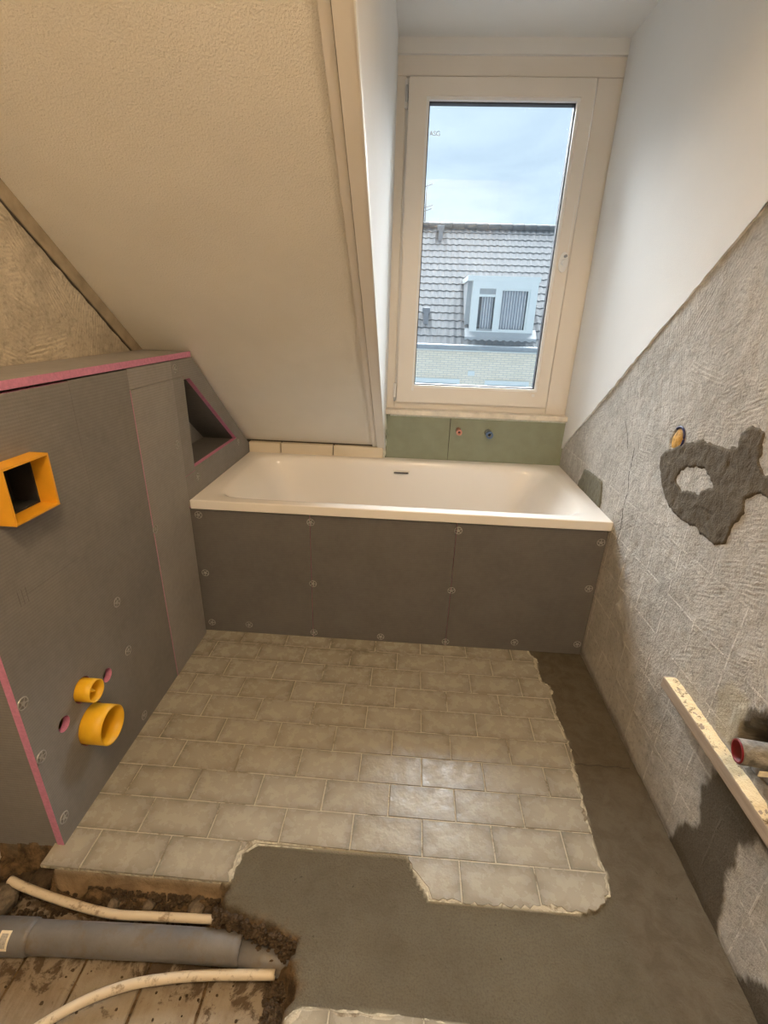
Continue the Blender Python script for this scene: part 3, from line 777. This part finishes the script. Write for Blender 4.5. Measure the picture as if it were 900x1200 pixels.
# ------------------------------------------------------------------ grey boxing round the toilet frame
bx = thing('toilet_boxing', (-.1, -.4, 0), 'waist-high grey backer-board boxing with pink foam edges and triangular niche', 'boxing')
GB = ['cement_board_front', 'pink_foam']; GP = ['cement_board_lit', 'pink_foam']; GN = ['cement_board_mid', 'pink_foam']; board('cement_board_mid', 1.4)  # paler tones carry light painted into strip, niche and top boards
rect = lambda a, b, c, d: [(a, c), (b, c), (b, d), (a, d)]
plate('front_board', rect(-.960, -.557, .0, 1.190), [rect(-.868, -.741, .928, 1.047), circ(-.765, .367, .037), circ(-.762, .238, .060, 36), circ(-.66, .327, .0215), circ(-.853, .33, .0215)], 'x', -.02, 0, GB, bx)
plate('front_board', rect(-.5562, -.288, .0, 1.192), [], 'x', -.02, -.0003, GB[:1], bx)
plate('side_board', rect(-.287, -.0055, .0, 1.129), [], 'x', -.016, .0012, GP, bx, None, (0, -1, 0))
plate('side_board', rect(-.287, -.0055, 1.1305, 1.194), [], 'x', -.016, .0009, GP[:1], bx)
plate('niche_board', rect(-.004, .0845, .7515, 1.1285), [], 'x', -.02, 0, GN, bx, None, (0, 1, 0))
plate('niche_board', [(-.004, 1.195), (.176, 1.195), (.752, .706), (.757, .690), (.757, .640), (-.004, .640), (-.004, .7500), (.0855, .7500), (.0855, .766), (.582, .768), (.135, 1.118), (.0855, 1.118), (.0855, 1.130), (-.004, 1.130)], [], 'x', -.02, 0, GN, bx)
# inside the niche
nb = plate('niche_back', [(.07, .75), (.62, .75), (.14, 1.15), (.07, 1.15)], [], 'x', -.19, -.175, GB, bx)
box('niche_floor', (-.176, .07, .748), (-.0205, .60, .764), 'cement_board', bx)
prism('niche_slope', [(.586, .764), (.604, .764), (.14, 1.140), (.132, 1.120)], 'x', -.176, -.0205, 'cement_board', bx)
box('niche_side', (-.176, .066, .764), (-.0205, .082, 1.12), 'cement_board', bx)
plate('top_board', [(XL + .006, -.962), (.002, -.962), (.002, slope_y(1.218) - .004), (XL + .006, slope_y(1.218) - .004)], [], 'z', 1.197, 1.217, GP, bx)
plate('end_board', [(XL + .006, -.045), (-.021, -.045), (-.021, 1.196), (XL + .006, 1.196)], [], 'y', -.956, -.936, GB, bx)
box('foot_board', (-.020, -.957, -.030), (-.002, -.90, -.001), 'cement_board', bx)
for yv, z in [(-.550, .518), (-.546, .329), (-.945, .491), (-.943, .314), (-.936, .079), (-.534, .038)]: washer(bx, (.0002, yv, z), (1, 0, 0))
for yv, z in [(-.277, .646), (-.04, .892)]: washer(bx, (.0014, yv, z), (1, 0, 0))
washer(bx, (.0002, .022, 1.165), (1, 0, 0)); washer(bx, (.0002, .10, .718), (1, 0, 0)); washer(bx, (.0002, .60, .742), (1, 0, 0))
box('pencil_line', (-.0002, -.86, .7345), (.0003, -.66, .7355), 'pencil', bx)
for dy in (-.02, 0, .02):
    box('pencil_mark', (-.0002, -.862 + dy * .6, .715), (.0003, -.861 + dy * .6, .755), 'pencil', bx)

# orange flush-plate frame
of = thing('flush_plate_frame', (0, -.805, .923), 'square orange plastic flush-plate frame set in the grey boxing', 'frame')
def open_box(o, i, x0, x1):
    bm = bmesh.new(); (a0, a1, b0, b1), (c0, c1, d0, d1) = o, i
    O = [(a0, b0), (a1, b0), (a1, b1), (a0, b1)]; I = [(c0, d0), (c1, d0), (c1, d1), (c0, d1)]
    V = lambda q, x: [bm.verts.new((x, *p)) for p in q]
    A, B, C, D = V(O, x0), V(O, x1), V(I, x1), V(I, x0)
    for P_, Q in ((A, B), (B, C), (C, D), (D, A)):
        for k in range(4): bm.faces.new((P_[k], P_[(k + 1) % 4], Q[(k + 1) % 4], Q[k]))
    return bm_mesh(bm)
link('collar', open_box((-.873, -.736, .923, 1.052), (-.868, -.741, .928, 1.047), 0.0005, .045), 'orange_plastic', of)
link('sleeve', open_box((-.867, -.742, .929, 1.046), (-.863, -.746, .933, 1.042), -.075, .001), 'dark_void', of)  # near-black lining paints the shade inside the opening
box('shade_panel', (-.082, -.868, .926), (-.060, -.740, 1.048), 'dark_void', of)  # near-black sheet paints the darkness at the back of the opening
box('latch', (-.060, -.845, .962), (-.030, -.832, .985), 'upvc_white', of, .003)
# yellow pipe sleeves
sl = thing('drain_sleeve', (0, -.762, .238), 'large yellow plastic drain sleeve low on the grey boxing', 'pipe sleeve')
tube('sleeve', [(-.10, -.762, .238), (.03, -.762, .238), (.062, -.762, .238)], .0565, 'yellow_plastic', sl, 40, .0535)
tube('plug', [(-.06, -.762, .238), (-.052, -.762, .238)], .0534, 'yellow_plastic', sl, 40)
sl = thing('flush_sleeve', (0, -.765, .367), 'small yellow plastic flush pipe sleeve with centre pin', 'pipe sleeve')
tube('sleeve', [(-.08, -.765, .367), (.02, -.765, .367), (.042, -.765, .367)], .0325, 'yellow_plastic', sl, 32, .030)
tube('plug', [(-.006, -.765, .367), (.002, -.765, .367)], .0299, 'yellow_plastic', sl, 32)
tube('pin', [(-.002, -.765, .367), (.018, -.765, .367), (.027, -.765, .367), (.036, -.765, .367)], [.0085, .0085, .005, .0012], 'yellow_plastic', sl, 14)

# ------------------------------------------------------------------ right wall: cement patches, stub, batten, pipes
def wall_patch(name, poly, holes, th, mat, seed, step=.0045):
    a = np.array(poly); P, F = grid(np.arange(a[:, 0].min() - .02, a[:, 0].max() + .02, step), np.arange(a[:, 1].min() - .02, a[:, 1].max() + .02, step))
    sd = poly_sd(P, poly)
    for h_ in holes: sd = np.maximum(sd, -poly_sd(P, h_))
    n1, n2, n3 = nzv(P, 9, seed), nzv(P, 35, seed + 1), nzv(P, 90, seed + 2)
    sd = sd + .006 * n2 + .005 * n3
    ridge = np.abs(nzv(P, 11, seed + 5)); 
    hgt = -.003 + (th + .003) * smooth(sd, .006, -.004) + smooth(sd, 0, -.02) * (.0015 * n1 + .0006 * n3 + .0008 * n2 - .0022 * smooth(ridge, .04, .0))
    keep = (sd < .008)[F].any(axis=1); F = F[keep]; used = np.unique(F); mp_ = -np.ones(len(P), int); mp_[used] = np.arange(len(used))
    V = np.c_[wall_x(P) - hgt, P][used]; me = np_mesh(name, V, mp_[F])
    return link(name, me, mat, wall_right)
PATCH = [(-.236, 1.004), (-.269, 1.017), (-.332, 1.052), (-.38, 1.066), (-.411, 1.084), (-.431, 1.077), (-.463, 1.083), (-.511, 1.077), (-.556, 1.099), (-.546, 1.115), (-.551, 1.135), (-.585, 1.155), (-.625, 1.15), (-.644, 1.104), (-.636, 1.09), (-.656, 1.075), (-.673, 1.06), (-.76, 1.075), (-.78, 1.03), (-.713, 1.018), (-.692, 1.020), (-.67, 1.020), (-.642, .988), (-.653, .957), (-.634, .926), (-.626, .892), (-.626, .868), (-.605, .85), (-.572, .845), (-.513, .843), (-.495, .852), (-.444, .842), (-.374, .845), (-.307, .862), (-.277, .89), (-.228, .941), (-.218, .975)]
PH = [(-.329, .948), (-.371, .992), (-.457, 1.014), (-.485, .995), (-.517, .978), (-.48, .958), (-.461, .935), (-.422, .934), (-.381, .919), (-.343, .929)]
o = wall_patch('cement_patch', PATCH, [PH], .0035, 'fresh_cement', 11.); o['label'] = 'dark ring of fresh cement smeared on the wall'
o = wall_patch('cement_patch', [(.445, .640), (.442, .676), (.401, .742), (.30, .752), (.179, .755), (.156, .678), (.17, .64)], [], .006, 'cement_olive', 21.); o['label'] = 'small olive cement patch at the bath rim'
for pts in ([(-.02, .955), (-.03, .90), (-.025, .86), (-.05, .80), (-.045, .73), (-.06, .68), (-.055, .60)], [(.10, 1.03), (.06, .99), (.03, .94)]):
    pp = catmull([(0, *p) for p in pts], 5); wx = wall_x([(p.y, p.z) for p in pp])
    tube('crack', [(x_ + .0006, p.y + .003 * noise.noise((p.z * 60, 0, 0)), p.z) for x_, p in zip(wx, pp)], [.0012 + .001 * abs(noise.noise((p.z * 40, 1, 0))) for p in pp], 'dark_void', wall_right, 6)
# ochre pipe end in the wall
op = thing('conduit_end', (1.71, -.284, 1.052), 'ochre conduit end in an oval hole beside the cement patch', 'conduit')
bm = bmesh.new(); bmesh.ops.create_uvsphere(bm, u_segments=20, v_segments=12, radius=1)
for v in bm.verts: v.co = Vector((1.706 + .010 * v.co.x + .004 * noise.noise(v.co * 2), -.282 + .030 * v.co.y - .006 * v.co.z, 1.050 + .036 * v.co.z))
for f in bm.faces: f.smooth = True
link('clay_plug', bm_mesh(bm), 'stub_clay', op)
tube('rim', [(1.699, -.285 - .033 * math.cos(a) - .006 * math.sin(a), 1.051 + .039 * math.sin(a)) for a in np.linspace(-.3, 2.3, 18)], .004, 'navy_plastic', op, 8)
# batten screwed to the wall
bt = thing('wooden_batten', (1.68, -1.0, .39), 'wooden batten on the stripped wall with flaking cream paint on top', 'batten')
box('lath', (1.663, -1.55, .388), (1.699, -.607, .423), 'batten_wood', bt, .002)
P, F = grid(np.linspace(1.664, 1.6985, 9), np.arange(-1.545, -.609, .006)); hn = nzv(P, 45, 2.) ; hm = nzv(P, 120, 4.)
link('paint_crust', np_mesh('c', np.c_[P, .4245 + np.clip(.003 * hn + .0015 * hm, -.0035, .006)], F), 'flaked_paint', bt)
# red-lined waste pipe in the chiselled recess and the fitting below it
rpipe = thing('waste_pipe', (1.70, -.955, .515), 'grimy grey waste pipe with red inside above the batten', 'pipe')
simple('pipe_dirty', (.20, .185, .16), .7, .45, 45, .004, 80)
tube('pipe', [(1.79, -.97, .512), (1.72, -.958, .512), (1.646, -.945, .509)], .0275, 'pipe_dirty', rpipe, 32, .025)
tube('red_liner', [(1.785, -.969, .512), (1.72, -.958, .512), (1.643, -.9445, .509)], .0253, 'red_plastic', rpipe, 32, .0225)
tube('plug', [(1.760, -.964, .512), (1.752, -.963, .512)], .0227, 'red_plastic', rpipe, 24)
b = box('label', (1.668, -.988, .486), (1.692, -.986, .500), 'sticker', rpipe); 
b2 = thing('pipe_elbow', (1.74, -1.0, .44), 'dark grey pipe elbow tucked behind the batten below the waste pipe', 'pipe')
tube('bend', catmull([(1.735, -.93, .452), (1.738, -.985, .452), (1.742, -1.03, .440), (1.745, -1.06, .40)], 6), .026, 'grey_pvc', b2, 24, .0225)
tube('socket', [(1.735, -.925, .452), (1.7365, -.955, .452)], .030, 'grey_pvc', b2, 24, .0235)

# ------------------------------------------------------------------ trench: pipes, lumps, rubble
gp = thing('drain_pipe', (.25, -1.135, -.10), 'thick grey plastic drain pipe lying in the floor trench', 'pipe')
tube('pipe', catmull([(-.12, -1.140, -.070), (.08, -1.132, -.068), (.37, -1.122, -.066), (.545, -1.119, -.066)], 6), .0345, 'grey_pvc', gp, 32, .0315)
tube('spigot', [(.52, -1.120, -.070), (.60, -1.127, -.080), (.70, -1.135, -.086)], .0285, 'grey_pvc', gp, 28)
tube('socket', [(-.16, -1.142, -.070), (.022, -1.1345, -.0685), (.032, -1.134, -.0685)], [.0385, .0385, .0355], 'grey_pvc', gp, 32)
def curved_label(name, x0, x1, a0, a1, r, mat, par):
    bm = bmesh.new(); rows = []
    for x in (x0, x1):
        yc = -1.1380 + (x + .07) * .041; rows.append([bm.verts.new((x, yc + r * math.cos(a), -.0690 + r * math.sin(a))) for a in np.linspace(a0, a1, 8)])
    for i in range(7): bm.faces.new((rows[0][i], rows[0][i + 1], rows[1][i + 1], rows[1][i]))
    return link(name, bm_mesh(bm), mat, par)
lb = curved_label('label', -.034, -.008, 1.75, 2.8, .0390, 'sticker', gp); curved_label('label_print', -.029, -.013, 1.9, 2.65, .0393, 'sticker_print', lb)
t = tube('water_pipe', catmull([(-.115, -1.028, -.050), (-.052, -1.041, -.056), (.067, -1.061, -.060), (.192, -1.076, -.060), (.301, -1.073, -.060), (.458, -1.068, -.058)], 8), .0105, 'cream_pipe', None, 16, .0075, origin=(.2, -1.07, -.07))
tag(t, 'short cream water pipe between the cut tile edge and the drain pipe', 'pipe')
t = tube('water_pipe', catmull([(.06, -1.40, -.082), (.10, -1.33, -.082), (.157, -1.276, -.080), (.225, -1.233, -.078), (.306, -1.201, -.076), (.397, -1.182, -.074), (.494, -1.170, -.072), (.637, -1.159, -.070)], 8), .0105, 'cream_pipe', None, 16, .0075, origin=(.3, -1.2, -.09))
tag(t, 'long curving cream water pipe over the old planks in front of the drain pipe', 'pipe')
def lump_bm(bm, c, r, seed, sub=2):
    q = bmesh.ops.create_icosphere(bm, subdivisions=sub, radius=1)
    e = Vector((random.uniform(.8, 1.3), random.uniform(.8, 1.3), random.uniform(.6, .95)))
    for v in q['verts']:
        k = 1 + .45 * noise.noise(v.co * 1.6 + Vector((seed, 0, 0))) + .2 * noise.noise(v.co * 4 + Vector((0, seed, 0)))
        v.co = Vector(c) + r * k * Vector((v.co.x * e.x, v.co.y * e.y, v.co.z * e.z))
    for f in bm.faces: f.smooth = True
for i, (x, yv, z, r, mt, lab) in enumerate([(-.035, -1.000, -.065, .034, 'rubble_dirt', 'dark brown mortar lump against the boxing foot'), (-.115, -1.065, -.07, .036, 'rubble_grey', 'rounded grey mortar lump behind the pipe socket'),
        (-.085, -1.012, -.075, .028, 'rubble_dirt', 'dark earth clod at the start of the short cream pipe'), (.178, -1.052, -.072, .017, 'rubble_grey', 'small mortar lump on the middle of the short cream pipe'),
        (.272, -1.048, -.066, .016, 'rubble_grey', 'rounded grey pebble behind the short cream pipe'), (.40, -1.048, -.064, .022, 'rubble_grey', 'flat grey stone at the end of the short cream pipe'), (.43, -1.050, -.068, .016, 'rubble_dirt', 'dark crumb beside the flat grey stone')]):
    bm = bmesh.new(); lump_bm(bm, (x, yv, z), r, i * 3.1); o = link('mortar_lump', bm_mesh(bm), mt, None, (x, yv, z)); tag(o, lab, 'rubble', 'lumps in the trench')
def crumbs(name, spots, mat, label):
    bm = bmesh.new(); base = bpy.data.meshes.new('b'); 
    for i, (x, yv, z, r) in enumerate(spots): lump_bm(bm, (x, yv, z), r, i * 1.7, 1)
    for f in bm.faces: f.smooth = False
    o = link(name, bm_mesh(bm), mat); o['kind'] = 'stuff'; o['label'] = label; o['category'] = 'rubble'
q = random.Random(12); sp = []
for _ in range(1300):                                     # banked along the cut edge, the pit's right side and beside the pipe
    k = q.random()
    if k < .37: x = q.uniform(.10, .47); yv = -1.022 - abs(q.gauss(0, .020)); z = PIT_Z + .040 * max(0, 1 + (yv + 1.02) / .045) + q.uniform(0, .012)
    elif k < .55: x = q.uniform(-.18, .06); yv = q.uniform(-1.09, -.975); z = PIT_Z + q.uniform(0, .022)
    elif k < .78: x = q.uniform(.46, .70); yv = -1.066 - .055 * (x - .46) / .24 - abs(q.gauss(0, .013)); z = -.010 - 1.3 * max(0, -1.066 - .055 * (x - .46) / .24 - yv) + q.uniform(-.012, .002)
    elif k < .975: x = q.uniform(.62, .70); yv = q.uniform(-1.30, -1.17); z = PIT_Z + max(0, .05 - (.70 - x) * .5) + q.uniform(0, .006)
    else: x = q.uniform(.0, .6); yv = q.uniform(-1.25, -1.165); z = PIT_Z + .001
    sp.append((x, yv, z, q.uniform(.002, .0075) if k < .975 else q.uniform(.0012, .004)))
crumbs('trench_rubble', [p for p in sp if p[1] > -1.10 and p[0] > .08 and p[0] < .46], 'rubble_dirt', 'dark crumbs banked under the cut tile edge')
crumbs('trench_rubble', [p for p in sp if p[1] > -1.10 and p[0] <= .08], 'rubble_dirt', 'dark earth crumbs at the foot of the grey boxing')
crumbs('trench_rubble', [p for p in sp if p[0] >= .46], 'rubble_dirt', 'dark crumbs along the ragged edge of the new screed')
crumbs('trench_rubble', [p for p in sp if p[1] <= -1.10 and p[0] < .46], 'rubble_dirt', 'fine crumbs scattered on the old planks')

# ------------------------------------------------------------------ house across the street, seen through the window
YE = 12.73; EZ = .642; RS = .839; YR = YE + 4.22
house = thing('neighbour_house', (3, YE, -6), 'pale brick house across the street with grey tiled roof and white dormer', 'house')
box('wall', (-9, YE + .35, -6), (16, YE + .6, EZ + .25), 'pale_brick', house)
def roof():
    per, rows, sub = .205, 17, 6; x0, x1 = -8.5, 15.5; n = int((x1 - x0) / per * sub); V = []; F = []
    L_ = math.hypot(YR - YE, (YR - YE) * RS); dy = (YR - YE) / rows; nn = Vector((0, -RS, 1)).normalized()
    prof = [math.cos(2 * math.pi * (i % sub) / sub) for i in range(sub)]
    for r in range(rows):
        for e, lift in ((0, .030), (1, .011)):
            yv = YE + dy * (r + (e if e == 0 else 1.12)); z = EZ + RS * (yv - YE)
            for i in range(n + 1):
                h_ = lift + .014 * prof[i % sub]; V.append((x0 + i * per / sub, yv + nn.y * h_, z + nn.z * h_))
        b0 = r * 3 * (n + 1)
        # front lip of the course
        yv = YE + dy * r; z = EZ + RS * (yv - YE)
        for i in range(n + 1): V.append((x0 + i * per / sub, yv + nn.y * (-.005), z + nn.z * (-.005)))
        for i in range(n):
            F.append((b0 + i, b0 + i + 1, b0 + n + 1 + i + 1, b0 + n + 1 + i)); F.append((b0 + 2 * (n + 1) + i, b0 + 2 * (n + 1) + i + 1, b0 + i + 1, b0 + i))
    me = bpy.data.meshes.new('roof'); me.from_pydata(V, [], F); me.update(); return me
rf = link('roof_tiles', roof(), 'roof_tile', house); rf['kind'] = 'stuff'
prism('roof_deck', [(YE + .05, EZ - .05), (YR, EZ + RS * (YR - YE) - .05), (YR + 4.2, EZ - .1)], 'x', -8.5, 15.5, 'vent_grey', house)
bm = bmesh.new()
for i in range(60): bm_tube(bm, [(-8.5 + .4 * i, YR - .02, EZ + RS * (YR - YE) + .02), (-8.5 + .4 * i + .41, YR - .02, EZ + RS * (YR - YE) + .03)], [.11, .12], 10)
o = link('ridge_tiles', bm_mesh(bm), 'roof_tile', house); o['kind'] = 'stuff'
tube('gutter', [(-8.5, YE - .06, EZ - .05), (15.5, YE - .06, EZ - .05)], .075, 'zinc', house, 12)
box('fascia', (-8.5, YE, EZ - .16), (15.5, YE + .36, EZ - .06), 'outdoor_white', house)
# dormer of that house
YD = 13.1
dm = box('dormer', (2.27, YD + .24, .93), (4.20, YD + 1.9, 2.36), 'panel_grey', house)
box('dormer_roof', (2.24, YD - .06, 2.33), (4.24, YD + 2.0, 2.46), 'outdoor_white', dm)
ring_frame('dormer_frame', (2.40, 4.20, .94, 2.45), (2.60, 4.00, 1.04, 2.14), YD - .05, YD + .26, 'outdoor_white', dm)
box('mullion', (3.05, YD - .04, 1.0), (3.19, YD + .06, 2.15), 'outdoor_white', dm); box('transom', (2.60, YD - .04, 1.93), (3.06, YD + .05, 1.995), 'outdoor_white', dm)
box('vent_panel', (2.60, YD + .01, 1.99), (3.06, YD + .03, 2.14), 'panel_grey', dm)
ring_frame('casement', (3.18, 4.02, 1.02, 2.15), (3.24, 3.95, 1.09, 2.10), YD - .02, YD + .05, 'outdoor_white', dm)
box('recess', (2.58, YD + .19, 1.0), (4.02, YD + .20, 2.16), 'window_dark', dm)
def curtain(x0, x1, z0, z1):
    n = 90; V = []; F = []
    for z in (z0, z1):
        for i in range(n + 1):
            x = x0 + (x1 - x0) * i / n; V.append((x, YD + .105 + .02 * math.sin(x * 84), z))
    for i in range(n): F.append((i, i + 1, n + 2 + i, n + 1 + i))
    me = bpy.data.meshes.new('c'); me.from_pydata(V, [], F); link('curtain', me, 'curtain', dm)
curtain(2.70, 3.02, 1.03, 1.95); curtain(3.25, 3.93, 1.05, 2.12)
box('pane', (2.60, YD + .055, 1.04), (3.06, YD + .06, 1.94), 'clear_glass', dm); box('pane', (3.2, YD + .055, 1.04), (4.0, YD + .06, 2.14), 'clear_glass', dm)
prism('dormer_apron', [(YD - .22, EZ + RS * (YD - .22 - YE) + .10), (YD + .05, EZ + RS * (YD + .05 - YE) + .10), (YD + .05, EZ + RS * (YD + .05 - YE) + .0), (YD - .22, EZ + RS * (YD - .22 - YE) + .0)], 'x', 2.28, 4.30, 'panel_grey', dm)
# roof vents
for vx, vy in ((1.52, 16.75), (1.15, 13.72)):
    z0 = EZ + RS * (vy - YE); v = box('roof_vent', (vx - .07, vy - .42, z0 - .36), (vx + .07, vy - .1, z0 + .0), 'vent_grey', house, .01); box('vent_cap', (vx - .11, vy - .36, z0 - .02), (vx + .11, vy - .02, z0 + .14), 'vent_grey', v, .02)
# antenna mast at the ridge, stone vent block and ground-floor window heads
an = tube('antenna', [(.98, YR, EZ + RS * (YR - YE)), (.98, YR, EZ + RS * (YR - YE) + 1.2)], .02, 'vent_grey', house, 8)
for dz, w in ((.45, .2), (.55, .24), (1.15, .2)): tube('antenna_arm', [(.98 - w, YR, EZ + RS * (YR - YE) + dz - .06), (.98 + w, YR, EZ + RS * (YR - YE) + dz + .08)], .012, 'vent_grey', an, 6)
box('vent_block', (2.48, YE + .30, -.22), (2.68, YE + .36, -.08), 'outdoor_white', house, .01)
for a, b in ((.9, 2.26), (3.0, 4.3)):
    w = box('window', (a - .4 if a < 1 else a, YE + .28, -1.9), (b, YE + .36, -.33), 'outdoor_white', house, .01); box('pane', (a + .08, YE + .27, -1.8), (b - .08, YE + .285, -.46), 'window_dark', w)
